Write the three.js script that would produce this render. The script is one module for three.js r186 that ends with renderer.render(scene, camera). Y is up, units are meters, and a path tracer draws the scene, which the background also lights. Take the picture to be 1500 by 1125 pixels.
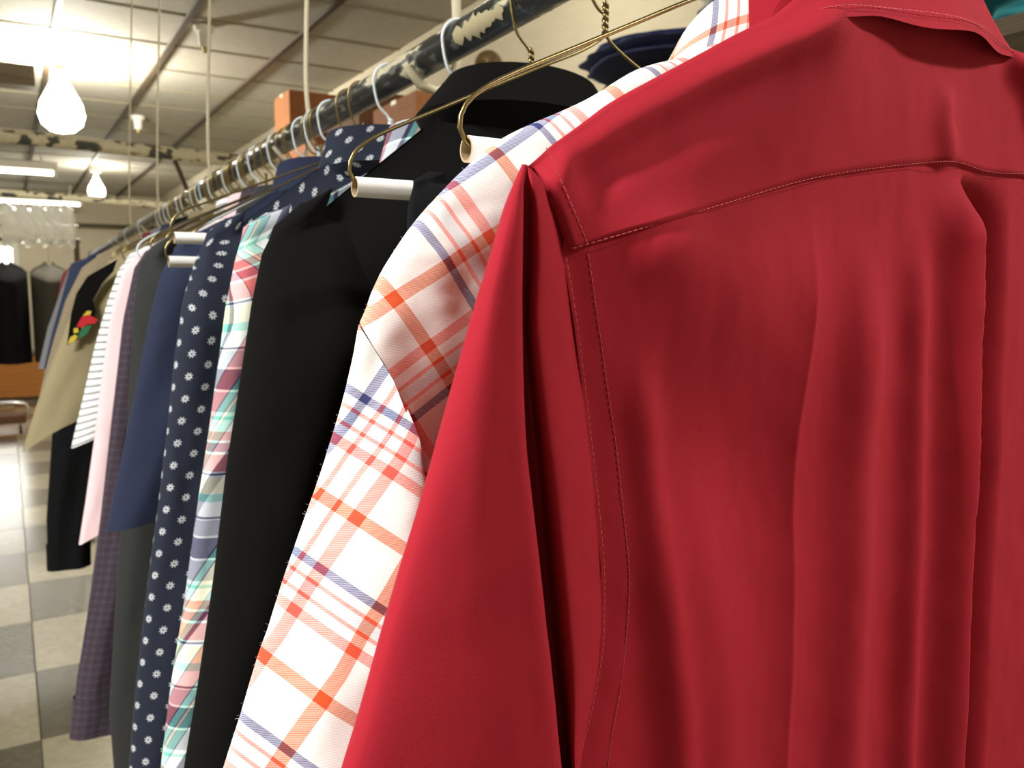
import * as THREE from 'three';
import { mergeGeometries } from 'three/addons/utils/BufferGeometryUtils.js';
import { RoundedBoxGeometry } from 'three/addons/geometries/RoundedBoxGeometry.js';
import { RectAreaLightUniformsLib } from 'three/addons/lights/RectAreaLightUniformsLib.js';

// ---------------------------------------------------------------- camera, light, exposure
RectAreaLightUniformsLib.init();
const scene = new THREE.Scene();
scene.background = new THREE.Color(0x0b0a08);
const EYE = 1.5, F = 1230, YAW = 30.95 * Math.PI / 180, PITCH = 6.15 * Math.PI / 180;
const camera = new THREE.PerspectiveCamera(2 * Math.atan(562.5 / F) * 180 / Math.PI, 4 / 3, 0.02, 60);
const fwd = new THREE.Vector3(Math.sin(YAW) * Math.cos(PITCH), -Math.sin(PITCH), -Math.cos(YAW) * Math.cos(PITCH));
const rgt = new THREE.Vector3(Math.cos(YAW), 0, Math.sin(YAW));
const upv = new THREE.Vector3().crossVectors(rgt, fwd);
camera.position.set(0, EYE, 0);
camera.lookAt(fwd.clone().add(camera.position));
camera.focus = 0.42; camera.userData.fStop = 16;
scene.add(camera);
const renderer = new THREE.WebGLRenderer();
renderer.toneMapping = THREE.LinearToneMapping;
renderer.toneMappingExposure = 1.0;
renderer.shadowMap.enabled = true;
const LAMP = new THREE.Color(1.0, 0.95, 0.84), TUBE = new THREE.Color(1.0, 0.98, 0.94);
function areaLight(x, y, z, w, h, power, color = TUBE) {          // shines down
  const l = new THREE.RectAreaLight(color, power, w, h);
  l.position.set(x, y, z); l.lookAt(x, y - 1, z); scene.add(l); return l;
}
// surveyed point: bearing of a photo pixel carried to the plane z (rail axis runs along -z)
const V = (x, y, z) => new THREE.Vector3(x, y, z);
function at(u, v, z) {
  const d = fwd.clone().addScaledVector(rgt, (u - 750) / F).addScaledVector(upv, (562.5 - v) / F);
  return d.multiplyScalar(z / d.z).add(V(0, EYE, 0));
}

// ---------------------------------------------------------------- helpers
let seed = 7; const rnd = () => (seed = (seed * 16807) % 2147483647) / 2147483647;
const used = new Map();
function numbered(n) { const k = used.get(n) || 0; used.set(n, k + 1); return k ? n + '_' + String(k).padStart(3, '0') : n; }
function thing(name, label, category, pos, group) {
  const g = new THREE.Group(); g.name = numbered(name); g.position.copy(pos);
  g.userData = { label, category }; if (group) g.userData.group = group; scene.add(g); return g;
}
function part(name, geo, mat, parent, world = true) {               // geometry in world space unless world = false
  if (world && parent.isObject3D && parent !== scene) { let p = parent; while (p && p !== scene) { geo.translate(-p.position.x, -p.position.y, -p.position.z); p = p.parent; } }
  const m = new THREE.Mesh(geo, mat); m.name = name; m.castShadow = m.receiveShadow = true; parent.add(m); return m;
}
function single(name, label, category, geo, mat, group) {
  const m = new THREE.Mesh(geo, mat); m.name = numbered(name); m.castShadow = m.receiveShadow = true;
  m.userData = { label, category }; if (group) m.userData.group = group; scene.add(m); return m;
}
function struct(name, geo, mat, parent = scene) {
  const m = new THREE.Mesh(geo, mat); m.name = name; m.castShadow = m.receiveShadow = true;
  if (parent === scene) m.userData.kind = 'structure'; parent.add(m); return m;
}
const box = (x0, x1, y0, y1, z0, z1) => { const g = new THREE.BoxGeometry(x1 - x0, y1 - y0, z1 - z0); g.translate((x0 + x1) / 2, (y0 + y1) / 2, (z0 + z1) / 2); return g; };
const rbox = (x0, x1, y0, y1, z0, z1, r = 0.005) => { const g = new RoundedBoxGeometry(x1 - x0, y1 - y0, z1 - z0, 2, r); g.translate((x0 + x1) / 2, (y0 + y1) / 2, (z0 + z1) / 2); return g; };
const tube = (pts, r, seg = 40, rad = 8) => new THREE.TubeGeometry(new THREE.CatmullRomCurve3(pts, false, 'centripetal'), seg, r, rad, false);
function cyl(a, b, r, r2 = r, n = 12) {
  const d = b.clone().sub(a), g = new THREE.CylinderGeometry(r2, r, d.length(), n);
  g.applyQuaternion(new THREE.Quaternion().setFromUnitVectors(V(0, 1, 0), d.clone().normalize()));
  g.translate((a.x + b.x) / 2, (a.y + b.y) / 2, (a.z + b.z) / 2); return g;
}
// smooth value noise
function hash(x, y, z = 0) { const s = Math.sin(x * 127.1 + y * 311.7 + z * 74.7) * 43758.5453; return s - Math.floor(s); }
function noise(x, y, z = 0) {
  const xi = Math.floor(x), yi = Math.floor(y), xf = x - xi, yf = y - yi, sx = xf * xf * (3 - 2 * xf), sy = yf * yf * (3 - 2 * yf);
  const a = hash(xi, yi, z), b = hash(xi + 1, yi, z), c = hash(xi, yi + 1, z), d = hash(xi + 1, yi + 1, z);
  return (a + (b - a) * sx) * (1 - sy) + (c + (d - c) * sx) * sy;
}
const fbm = (x, y, z = 0) => noise(x, y, z) * 0.55 + noise(x * 2.1, y * 2.1, z + 3) * 0.3 + noise(x * 4.3, y * 4.3, z + 9) * 0.15;
const smooth = (a, b, x) => { const t = Math.min(1, Math.max(0, (x - a) / (b - a))); return t * t * (3 - 2 * t); };
// grid of points -> geometry with uv in metres along the surface
function gridGeo(rows, flip = false, anchor = 0) {
  const n = rows.length, m = rows[0].length, pos = [], uv = [], idx = [];
  let vAcc = 0;
  const mid = m >> 1;
  for (let i = 0; i < n; i++) {
    if (i) vAcc += rows[i][mid].distanceTo(rows[i - 1][mid]);
    let uAcc = 0;
    for (let j = 0; j < m; j++) { if (j) uAcc += rows[i][j].distanceTo(rows[i][j - 1]); const p = rows[i][j]; pos.push(p.x, p.y, p.z); uv.push(uAcc, -vAcc); }
    if (anchor) { const o = i * m, u0 = uv[2 * (o + anchor)]; for (let j = 0; j < m; j++) uv[2 * (o + j)] -= u0; }
  }
  for (let i = 0; i < n - 1; i++) for (let j = 0; j < m - 1; j++) {
    const a = i * m + j, b = a + 1, c = a + m, d = c + 1;
    flip ? idx.push(a, b, c, b, d, c) : idx.push(a, c, b, b, c, d);
  }
  const g = new THREE.BufferGeometry();
  g.setAttribute('position', new THREE.Float32BufferAttribute(pos, 3)); g.setAttribute('uv', new THREE.Float32BufferAttribute(uv, 2));
  g.setIndex(idx); g.computeVertexNormals(); return g;
}
function reUV(g, fn) { const p = g.attributes.position, u = g.attributes.uv; for (let i = 0; i < u.count; i++) { const q = fn(p.getX(i), p.getY(i), u.getX(i), u.getY(i), p.getZ(i)); u.setXY(i, q[0], q[1]); } return g; }
// control rows (each a list of points) -> smooth fine grid
function loft(ctrl, sub = 6, subRow = 8, bend) {
  const fine = ctrl.map((r) => { const c = new THREE.CatmullRomCurve3(r, false, 'centripetal'), k = (r.length - 1) * sub, o = []; for (let i = 0; i <= k; i++) o.push(c.getPoint(i / k)); return o; });
  const m = fine[0].length, cols = [];
  for (let j = 0; j < m; j++) cols.push(new THREE.CatmullRomCurve3(fine.map((r) => r[j]), false, 'centripetal'));
  const n = (ctrl.length - 1) * subRow, rows = [];
  for (let i = 0; i <= n; i++) rows.push(cols.map((c, j) => { const p = c.getPoint(i / n); if (bend) bend(p, i / n, j / (m - 1)); return p; }));
  return rows;
}
function polyAt(pts, y) {                                           // x on a silhouette [y falling] at height y
  if (y >= pts[0].y) return pts[0].x;
  for (let i = 1; i < pts.length; i++) if (y >= pts[i].y) { const a = pts[i - 1], b = pts[i], t = (a.y - y) / (a.y - b.y); return a.x + (b.x - a.x) * t; }
  const a = pts[pts.length - 2], b = pts[pts.length - 1]; return b.x + (b.x - a.x) * (b.y - y) / (a.y - b.y) * 0.5;
}

// ---------------------------------------------------------------- textures and materials
function dataTex(w, h, fn, srgb = true) {
  const d = new Uint8Array(w * h * 4);
  for (let j = 0; j < h; j++) for (let i = 0; i < w; i++) { const c = fn(i, j), k = (j * w + i) * 4; d[k] = c[0]; d[k + 1] = c[1]; d[k + 2] = c[2]; d[k + 3] = 255; }
  const t = new THREE.DataTexture(d, w, h, THREE.RGBAFormat);
  t.wrapS = t.wrapT = THREE.RepeatWrapping; t.magFilter = THREE.LinearFilter; t.minFilter = THREE.LinearMipmapLinearFilter; t.generateMipmaps = true;
  if (srgb) t.colorSpace = THREE.SRGBColorSpace; t.needsUpdate = true; return t;
}
const rep = (t, mx, my = mx) => { t.repeat.set(1 / mx, 1 / my); return t; };
const weave = rep(dataTex(128, 128, (i, j) => { const a = ((i >> 2) + (j >> 2)) % 4 < 2 ? 200 : 90, n = hash(i, j) * 50; return [a + n, a + n, a + n]; }, false), 0.0128);
const nap = rep(dataTex(256, 256, (i, j) => { const n = 255 * (0.5 * hash(i, j) + 0.5 * hash(i >> 1, j >> 1, 4)); return [n, n, n]; }, false), 0.06);
function cloth(color, o = {}) { return new THREE.MeshPhysicalMaterial({ color, roughness: 0.88, side: THREE.DoubleSide, bumpMap: weave, bumpScale: 0.00004, sheen: 0.15, sheenRoughness: 0.6, sheenColor: new THREE.Color(1, 1, 1), ...o }); }
// woven check: thread colours along x (warp) and y (weft), 2/2 twill
function woven(size, period, px, stripes, ground, weft = stripes, wground = ground) {
  const threads = Math.round(period / 0.26e-3 / 4) * 4;
  const colAt = (list, g, t) => { const p = (t / threads) * period * 1000; for (const [c, w, k] of list) { let d = Math.abs(p - c); d = Math.min(d, period * 1000 - d); if (d < w / 2) return k; } return g; };
  const A = [], B = []; for (let t = 0; t < threads; t++) { A.push(colAt(stripes, ground, t)); B.push(colAt(weft, wground, t)); }
  return rep(dataTex(size, size, (i, j) => { const a = Math.floor(i / size * threads), b = Math.floor(j / size * threads); const up = (a + b) % 4 < 2 ? 0.7 : 0.3, k = [0, 1, 2].map((q) => A[a][q] * up + B[b][q] * (1 - up)), n = (hash(a * 1.7, b * 2.3) - 0.5) * 10; return [k[0] + n, k[1] + n, k[2] + n].map((q) => Math.max(0, Math.min(255, q))); }), period);
}
const W = [243, 242, 240], NV = [50, 56, 112], CO = [238, 92, 78], OR = [208, 80, 30], LB = [206, 220, 230];
const plaidStripes = [[2, 3.9, NV], [9, 1.8, CO], [12.6, 5, LB], [16.4, 1.8, CO], [24.5, 4.9, CO], [50, 5.9, OR]];
const plaidTex = woven(1460, 0.076, 0, plaidStripes, W);
const TE = [120, 205, 185], YE = [240, 236, 190], PK = [214, 110, 110], NB = [32, 34, 66], GR = [140, 144, 160], MR = [150, 60, 86], PW = [236, 244, 244];
const madrasTex = woven(1024, 0.15, 0, [[7, 12, PW], [18, 8, TE], [24, 3, YE], [30, 7, TE], [43, 16, PK], [60, 16, PW], [76, 6, TE], [86, 13, YE], [97, 6, TE], [120, 36, GR], [142, 3, NB]], NB,
  [[8, 14, GR], [17, 2, NB], [25, 12, PW], [35, 7, TE], [46, 14, YE], [56, 2, NB], [66, 15, PK], [80, 8, MR], [90, 8, PK], [106, 3, TE], [120, 18, GR], [140, 18, NB]], PW);
const tick = woven(512, 0.012, 0, [[1, 0.8, [104, 90, 106]], [7, 0.8, [26, 20, 28]]], [60, 48, 60], [[1, 0.8, [104, 92, 108]], [7, 0.8, [22, 18, 26]]], [54, 43, 56]);
function flower(i, j, w, h) {                                        // two staggered eight-petal motifs
  for (const [cx, cy] of [[0.25, 0.25], [0.75, 0.75]]) {
    const dx = (i / w - cx) * 36, dy = (j / h - cy) * 23.6, r = Math.hypot(dx, dy), a = Math.atan2(dy, dx);
    const q = Math.abs(((a / Math.PI * 4 + 16) % 1) - 0.5) * Math.PI / 4 * r;
    if (r > 1.15 && r < 4.7 && q < 0.30 + 0.24 * r - 0.05 * r * r + (r > 3.6 ? -0.35 * (r - 3.6) : 0)) return [214, 220, 224];
  }
  return [16, 26, 46];
}
const flowerTex = rep(dataTex(720, 472, (i, j) => flower(i, j, 720, 472)), 0.036, 0.0236);
const barTex = rep(dataTex(32, 256, (i, j) => (j % 256 < 90 ? [150, 154, 160] : [246, 246, 244])), 0.02, 0.0125);
const pinkTex = rep(dataTex(16, 64, (i, j) => (j % 64 < 20 ? [226, 186, 194] : [240, 212, 216])), 0.01, 0.0032);
const paintTex = rep(dataTex(1024, 256, (i, j) => {
  const x = i / 1024 * 1.5, a = j / 256, n = fbm(x * 14, a * 5, 2), n2 = fbm(x * 60, a * 14, 5);
  if (n + 0.18 * n2 > 0.80) return [196, 188, 160];
  if (n + 0.18 * n2 > 0.75) return [92, 96, 92];
  if (n2 > 0.72) return [74, 78, 76]; const g = 24 + 14 * n2; return [g, g + 2, g + 1];
}), 1.5, 1);
const creamTex = rep(dataTex(1024, 128, (i, j) => {
  const n = fbm(i / 40, j / 22, 8), n2 = fbm(i / 9, j / 9, 1);
  if (n > 0.64) return [70, 74, 68]; if (n > 0.6) return [140, 110, 78]; const g = 198 + 24 * n2; return [g, g - 8, g - 38];
}), 1.6, 1);
const rustTex = rep(dataTex(256, 256, (i, j) => { const n = fbm(i / 30, j / 30, 3), g = 60 + 60 * n; return [g, g * 0.86, g * 0.66]; }), 0.6);
const woodTex = rep(dataTex(512, 128, (i, j) => { const n = fbm(i / 60, j / 4, 6); return [176 + 40 * n, 104 + 40 * n, 34 + 24 * n]; }), 1.2, 0.3);
const cardTex = rep(dataTex(128, 128, (i, j) => { const n = fbm(i / 6, j / 24, 2); return [140 + 30 * n, 88 + 26 * n, 52 + 20 * n]; }), 0.3);
const speck = (r, g, b, k = 22) => dataTex(256, 256, (i, j) => { const n = (fbm(i / 20, j / 20, 4) - 0.5) * k + (hash(i, j) - 0.5) * k * 0.6; return [r + n, g + n, b + n]; });
const M = {
  red: cloth(0xffffff, { color: new THREE.Color().setRGB(0.335, 0.0125, 0.025), sheen: 0, specularIntensity: 0.35, sheenColor: new THREE.Color(1, 0.5, 0.5) }),
  redThread: new THREE.MeshStandardMaterial({ color: 0xc4505a, roughness: 0.7 }),
  plaid: cloth(0xffffff, { map: plaidTex }),
  madras: cloth(0xffffff, { map: madrasTex }),
  flower: cloth(0xffffff, { map: flowerTex }),
  black: cloth(0x0f0e0d, { bumpMap: nap, sheen: 0, roughness: 1, specularIntensity: 0.25 }),
  black2: cloth(0x131416, { bumpMap: nap, sheen: 0, roughness: 1, specularIntensity: 0.25 }),
  navy: cloth(0x141f3c, { bumpMap: nap }),
  charcoal: cloth(0x242625, { bumpMap: nap }),
  purple: cloth(0xffffff, { map: tick }),
  pink: cloth(0xffffff, { map: pinkTex }),
  bars: cloth(0xffffff, { map: barTex }),
  khaki: cloth(0x8f8464, {}), taupe: cloth(0x867860, {}), grey: cloth(0x7a7c80, {}), maroon: cloth(0x7c2c36, {}),
  indigo: cloth(0x454e7a, {}), umber: cloth(0x3c382c, {}), slate: cloth(0x24304a, {}), white: cloth(0xe9e9e6, {}),
  rail: new THREE.MeshPhysicalMaterial({ map: paintTex, roughness: 0.38, clearcoat: 0.3, clearcoatRoughness: 0.3 }),
  cream: new THREE.MeshStandardMaterial({ map: creamTex, roughness: 0.6 }),
  chip: new THREE.MeshStandardMaterial({ color: 0xa69c7c, roughness: 0.7 }), creamPlain: new THREE.MeshStandardMaterial({ color: 0xc9c0a4, roughness: 0.55 }),
  brass: new THREE.MeshStandardMaterial({ color: 0x93835a, roughness: 0.34, metalness: 1 }),
  coated: new THREE.MeshPhysicalMaterial({ color: 0xd4dde2, roughness: 0.35, clearcoat: 0.4 }),
  paper: new THREE.MeshStandardMaterial({ color: 0xf0efec, roughness: 0.75, side: THREE.DoubleSide }),
  board: new THREE.MeshStandardMaterial({ color: 0xb09a78, roughness: 0.9, side: THREE.DoubleSide }),
  panel: new THREE.MeshStandardMaterial({ map: rep(speck(174, 169, 154, 16), 0.6), roughness: 0.85 }),
  runner: new THREE.MeshStandardMaterial({ color: 0x4a3c2a, roughness: 0.7 }),
  cross: new THREE.MeshStandardMaterial({ color: 0x8a8268, roughness: 0.7 }),
  wall: new THREE.MeshStandardMaterial({ map: rep(speck(206, 196, 170, 10), 1.1), roughness: 0.9 }),
  tileA: new THREE.MeshPhysicalMaterial({ map: rep(speck(172, 164, 136, 24), 0.6), roughness: 0.22, clearcoat: 0.5, clearcoatRoughness: 0.18 }),
  tileB: new THREE.MeshPhysicalMaterial({ map: rep(speck(100, 94, 74, 24), 0.6), roughness: 0.22, clearcoat: 0.5, clearcoatRoughness: 0.18 }),
  slab: new THREE.MeshStandardMaterial({ color: 0x6a6454, roughness: 0.6 }),
  porcelain: new THREE.MeshPhysicalMaterial({ color: 0xe8e6dc, roughness: 0.2, clearcoat: 0.5 }),
  bulb: new THREE.MeshStandardMaterial({ color: 0xffffff, emissive: LAMP, emissiveIntensity: 6, roughness: 0.4 }),
  tubeGlow: new THREE.MeshStandardMaterial({ color: 0xffffff, emissive: TUBE, emissiveIntensity: 4, roughness: 0.4 }),
  enamel: new THREE.MeshStandardMaterial({ color: 0xdedacb, roughness: 0.5 }),
  wood: new THREE.MeshStandardMaterial({ map: woodTex, roughness: 0.45 }),
  darkWood: new THREE.MeshStandardMaterial({ map: rustTex, roughness: 0.6 }),
  card: new THREE.MeshStandardMaterial({ map: cardTex, roughness: 0.85 }),
  darkCard: new THREE.MeshStandardMaterial({ color: 0x6e4b30, roughness: 0.85 }),
  tape: new THREE.MeshStandardMaterial({ color: 0xd9cdb4, roughness: 0.5 }),
  chrome: new THREE.MeshStandardMaterial({ color: 0xe8e8e8, roughness: 0.12, metalness: 1 }),
  clearGlass: new THREE.MeshPhysicalMaterial({ color: 0xb4a68e, roughness: 0.02, transmission: 1, thickness: 0, ior: 1.5, side: THREE.DoubleSide }),
  film: new THREE.MeshPhysicalMaterial({ color: 0xf4f4f0, roughness: 0.3, transmission: 0.6, thickness: 0, ior: 1.5, side: THREE.DoubleSide }),
  socket: new THREE.MeshStandardMaterial({ color: 0x6a4424, roughness: 0.5 }),
  teal: cloth(0x2f8a92, {}), daylight: new THREE.MeshStandardMaterial({ color: 0xffffff, emissive: new THREE.Color(1, 0.98, 0.94), emissiveIntensity: 2.2 }),
  gold: new THREE.MeshStandardMaterial({ color: 0xd6bb3c, roughness: 0.8 }), scarlet: new THREE.MeshStandardMaterial({ color: 0xc8202c, roughness: 0.8 }), leaf: new THREE.MeshStandardMaterial({ color: 0x2a7048, roughness: 0.8 }),
};

// ---------------------------------------------------------------- the room
const H = 3.0, XR = 2.17, XL = -4.6, ZF = -14.4, ZN = 3.2;
const slab = struct('floor', box(XL, XR, -0.12, -0.012, ZF, ZN), M.slab);
{ const tg = rbox(-0.2985, 0.2985, -0.012, 0, -0.2985, 0.2985, 0.002);
  for (let i = -4; i < 4; i++) for (let j = 0; j < 22; j++) {
    const t = struct('floor_tile', tg, (i + j) % 2 ? M.tileA : M.tileB, slab); t.position.set(0.02 + 0.3 + i * 0.6, 0, -1.03 - 0.6 * j); } }
const ceil = struct('ceiling', box(XL, XR, H + 0.02, H + 0.14, ZF, ZN), M.panel);
{ const P = 0.617, pg = rbox(-P / 2 + 0.012, P / 2 - 0.012, -0.012, 0.008, -P / 2 + 0.006, P / 2 - 0.006, 0.004);
  for (let i = 0; i < 7; i++) for (let j = 0; j < 26; j++) { const t = struct('ceiling_panel', pg, M.panel, ceil); t.position.set(XR - P / 2 - i * P + 0.006, H + 0.012, 1.5 - P * j); }
  for (let i = 0; i < 7; i++) { const r = struct('grid_runner', box(-0.016, 0.016, -0.02, 0.02, ZF, ZN), M.runner, ceil); r.position.set(XR - i * P - P, H, 0); }
  for (let j = 0; j < 27; j++) { const r = struct('grid_cross_bar', box(XR - 7 * P, XR, -0.006, 0.012, -0.007, 0.007), M.cross, ceil); r.position.set(0, H, 1.5 + P / 2 - P * j); } }
struct('wall_right', box(XR, XR + 0.12, 0, H + 0.14, ZF, ZN), M.wall);
struct('wall_left', box(XL - 0.12, XL, 0, H + 0.14, ZF, ZN), M.wall);
struct('wall_near', box(XL, XR, 0, H + 0.14, ZN, ZN + 0.12), M.wall);
struct('wall_far', box(XL, XR, 0, H + 0.14, ZF - 0.12, ZF), M.wall);
struct('baseboard_far', box(XL, XR, 0, 0.1, ZF, ZF + 0.015), M.darkWood);
{ const w = struct('window_1', box(-1.76, 0.2, 0.75, 2.25, ZF, ZF + 0.03), M.enamel);
  for (const x of [-1.70, -0.74]) struct('pane', box(x, x + 0.86, 0.82, 2.18, ZF + 0.03, ZF + 0.036), M.daylight, w);
  const l = new THREE.RectAreaLight(0xfffaf0, 1.2, 1.8, 1.3); l.position.set(-0.78, 1.5, ZF + 0.06); l.lookAt(-0.78, 1.5, 0); scene.add(l); }

// ---------------------------------------------------------------- lamps
function bulbLamp(x, z, label, power, y = H, s = 1, group) {
  const g = thing('ceiling_lamp', label, 'lamp', V(x, y, z), group);
  part('lampholder', cyl(V(x, y, z), V(x, y - 0.06, z), 0.05 * s, 0.045 * s, 20), M.porcelain, g);
  part('neck', cyl(V(x, y - 0.06, z), V(x, y - 0.09, z), 0.02 * s, 0.02 * s, 16), M.brass, g);
  const pr = [[0.018, 0], [0.024, -0.03], [0.05, -0.08], [0.076, -0.13], [0.085, -0.175], [0.074, -0.215], [0.045, -0.24], [0.001, -0.25]].map(([r, h]) => new THREE.Vector2(r * s, h * s));
  const b = new THREE.LatheGeometry(pr.reverse(), 28); b.translate(x, y - 0.085, z);
  part('bulb', b, M.bulb, g);
  const l = new THREE.PointLight(LAMP, power); l.position.set(x, y - 0.24, z); l.castShadow = true; l.shadow.radius = 4; scene.add(l);
}
bulbLamp(0.37, -6.2, 'large glaring bare bulb under the ceiling beside a brown beam', 13, H, 1.6);
bulbLamp(1.35, -2.7, 'bare bulb over the aisle between the rack and the shelves', 1.6, H, 1);
bulbLamp(0.99, -11.2, 'pear shaped bare bulb glowing beyond the peeling pipe', 3, H - 0.02, 1.15);
function strip(x0, x1, z, label, power, y = H - 0.06, group) {
  const c = (x0 + x1) / 2, g = thing('fluorescent_fixture', label, 'lamp', V(c, y, z), group);
  part('housing', rbox(x0, x1, y - 0.03, y + 0.05, z - 0.07, z + 0.07, 0.008), M.enamel, g);
  for (const s of [-1, 1]) part('fluorescent_tube', cyl(V(x0 + 0.04, y - 0.06, z + s * 0.04), V(x1 - 0.04, y - 0.06, z + s * 0.04), 0.019), M.tubeGlow, g);
  for (const x of [x0 + 0.02, x1 - 0.02]) part('tube_socket', rbox(x - 0.02, x + 0.02, y - 0.085, y - 0.02, z - 0.07, z + 0.07, 0.006), M.enamel, g);
  for (const x of [x0 + 0.15, x1 - 0.15]) part('mounting_stem', cyl(V(x, y + 0.05, z), V(x, H, z), 0.01), M.enamel, g);
  areaLight(c, y - 0.095, z, x1 - x0 - 0.08, 0.14, power);
}
strip(-1.2, 0.56, -10.6, 'twin tube fluorescent fixture above the rear rail', 9, 2.86);
strip(-1.0, 1.0, -13.4, 'twin tube fluorescent fixture close to the far wall', 7, 2.8);
strip(-2.5, -0.9, -0.38, 'twin tube fluorescent fixture over the aisle beside the rack', 245, 2.86);
strip(-2.6, -0.8, -5.2, 'twin tube fluorescent fixture over the aisle by the rear clothes', 10, 2.86);
strip(0.8, 2.05, 0.7, 'twin tube fluorescent fixture over the near end of the rack', 106, 2.86);
for (const [u, v, l] of [[297, 40, 'empty white porcelain lampholder beside a thin hanging rod'], [200, 168, 'empty white porcelain lampholder farther along the ceiling']]) {
  const z = v < 100 ? -5.1 : -7.9, x = 1.04, g = thing('porcelain_lampholder', l, 'lampholder', V(x, H - 0.008, z));
  part('base', cyl(V(x, H - 0.008, z), V(x, H - 0.04, z), 0.06, 0.052, 20), M.porcelain, g);
  part('cup', cyl(V(x, H - 0.04, z), V(x, H - 0.12, z), 0.038, 0.032, 20), M.porcelain, g);
  part('socket', cyl(V(x, H - 0.12, z), V(x, H - 0.15, z), 0.017, 0.012, 12), M.brass, g);
}
single('wooden_beam', 'brown wooden beam under the ceiling next to the glaring bulb', 'beam', box(-2.4, 0.22, 2.72, 2.84, -6.0, -5.86), M.darkWood);

function pipeUV(g, L) { const u = g.attributes.uv; for (let i = 0; i < u.count; i++) u.setXY(i, u.getY(i) * L, u.getX(i)); return g; }
// overhead pipes and struts
single('overhead_pipe', 'cream overhead pipe with peeling paint crossing the aisle', 'pipe', pipeUV(cyl(V(-1.6, EYE + 0.70, -4.15), V(1.55, EYE + 0.755, -5.08), 0.034, 0.034, 20), 3.3), M.cream);
single('overhead_pipe', 'thin dark stained pipe farther down the aisle', 'pipe', pipeUV(cyl(V(-2, EYE + 0.97, -9), V(1.6, EYE + 0.86, -9), 0.035, 0.035, 16), 3.6), M.cream);
single('wall_pipe', 'brown conduit running along the far wall', 'pipe', cyl(V(0.6, EYE + 1.02, -14.3), V(2.1, EYE + 1.02, -14.3), 0.03), M.darkWood);
single('diagonal_strut', 'thin dark diagonal strut below the peeling pipe', 'strut', cyl(at(255, 232, -4.9), at(280, 292, -4.9), 0.012), M.runner);

// ---------------------------------------------------------------- the rail, its hook rods
const RX = 0.40, RR = 0.0167;
const railY = (z) => EYE + 0.2545 - 0.0115 * (-z - 0.4);
{ const g = thing('hanging_rail', 'long black painted pipe rail with chipped cream patches', 'rail', V(RX, railY(-2.5), -2.5));
  const a = V(RX, railY(0.5), 0.5), b = V(RX, railY(-4.9), -4.9);
  const geo = cyl(a, b, RR, RR, 32), uv = geo.attributes.uv; for (let i = 0; i < uv.count; i++) uv.setXY(i, uv.getY(i) * 5.4, uv.getX(i));
  part('pipe', geo, M.rail, g);
  // a chip of old cream paint left on the camera-side of the pipe
  const rows = []; for (let i = 0; i <= 24; i++) { const z = -0.655 - 0.095 * i / 24, r = []; const w = 0.5 + 0.5 * (noise(i * 0.9, 3) - 0.5) + 0.3 * (noise(i * 2.3, 8) - 0.5) - 0.35 * Math.abs(i / 12 - 1) ** 3; for (let k = 0; k <= 10; k++) { const a2 = Math.PI + 0.35 + (k / 10 - 0.5) * 2 * w; r.push(V(RX + (RR + 0.0006) * Math.cos(a2), railY(z) + (RR + 0.0006) * Math.sin(a2), z)); } rows.push(r); }
  part('paint_patch', gridGeo(rows), M.chip, g);
  part('end_cap', cyl(b, b.clone().add(V(0, 0, -0.03)), RR + 0.004, RR + 0.004, 20), M.rail, g); }
function hookRod(z, lean, label, r = 0.0052) {
  const y = railY(z), top = V(RX + 0.01 + lean, H, z + 0.02), g = thing('rail_support_rod', label, 'rod', V(RX, y, z), 'rods that carry the black rail');
  part('rod', tube([top, V(RX + 0.03, y + 0.10, z + 0.004), V(RX + 0.034, y + 0.03, z), V(RX + 0.030, y - 0.018, z), V(RX + 0.008, y - RR - 0.018, z), V(RX - 0.016, y - RR - 0.008, z), V(RX - 0.024, y - 0.012, z)], r, 60, 10), M.creamPlain, g);
}
hookRod(-0.84, -0.06, 'pale bent rod hooked beneath the rail next to the two coated hangers');
hookRod(-1.36, 0.085, 'pale straight rod holding the rail in front of the orange box', 0.0036);
hookRod(-2.12, 0.085, 'pale straight rod holding the middle of the rail', 0.0036);
hookRod(-2.9, 0.085, 'thin pale rod holding the rail farther along', 0.003);
hookRod(-3.6, 0.085, 'thin pale rod holding the rail near its end', 0.003);

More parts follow.
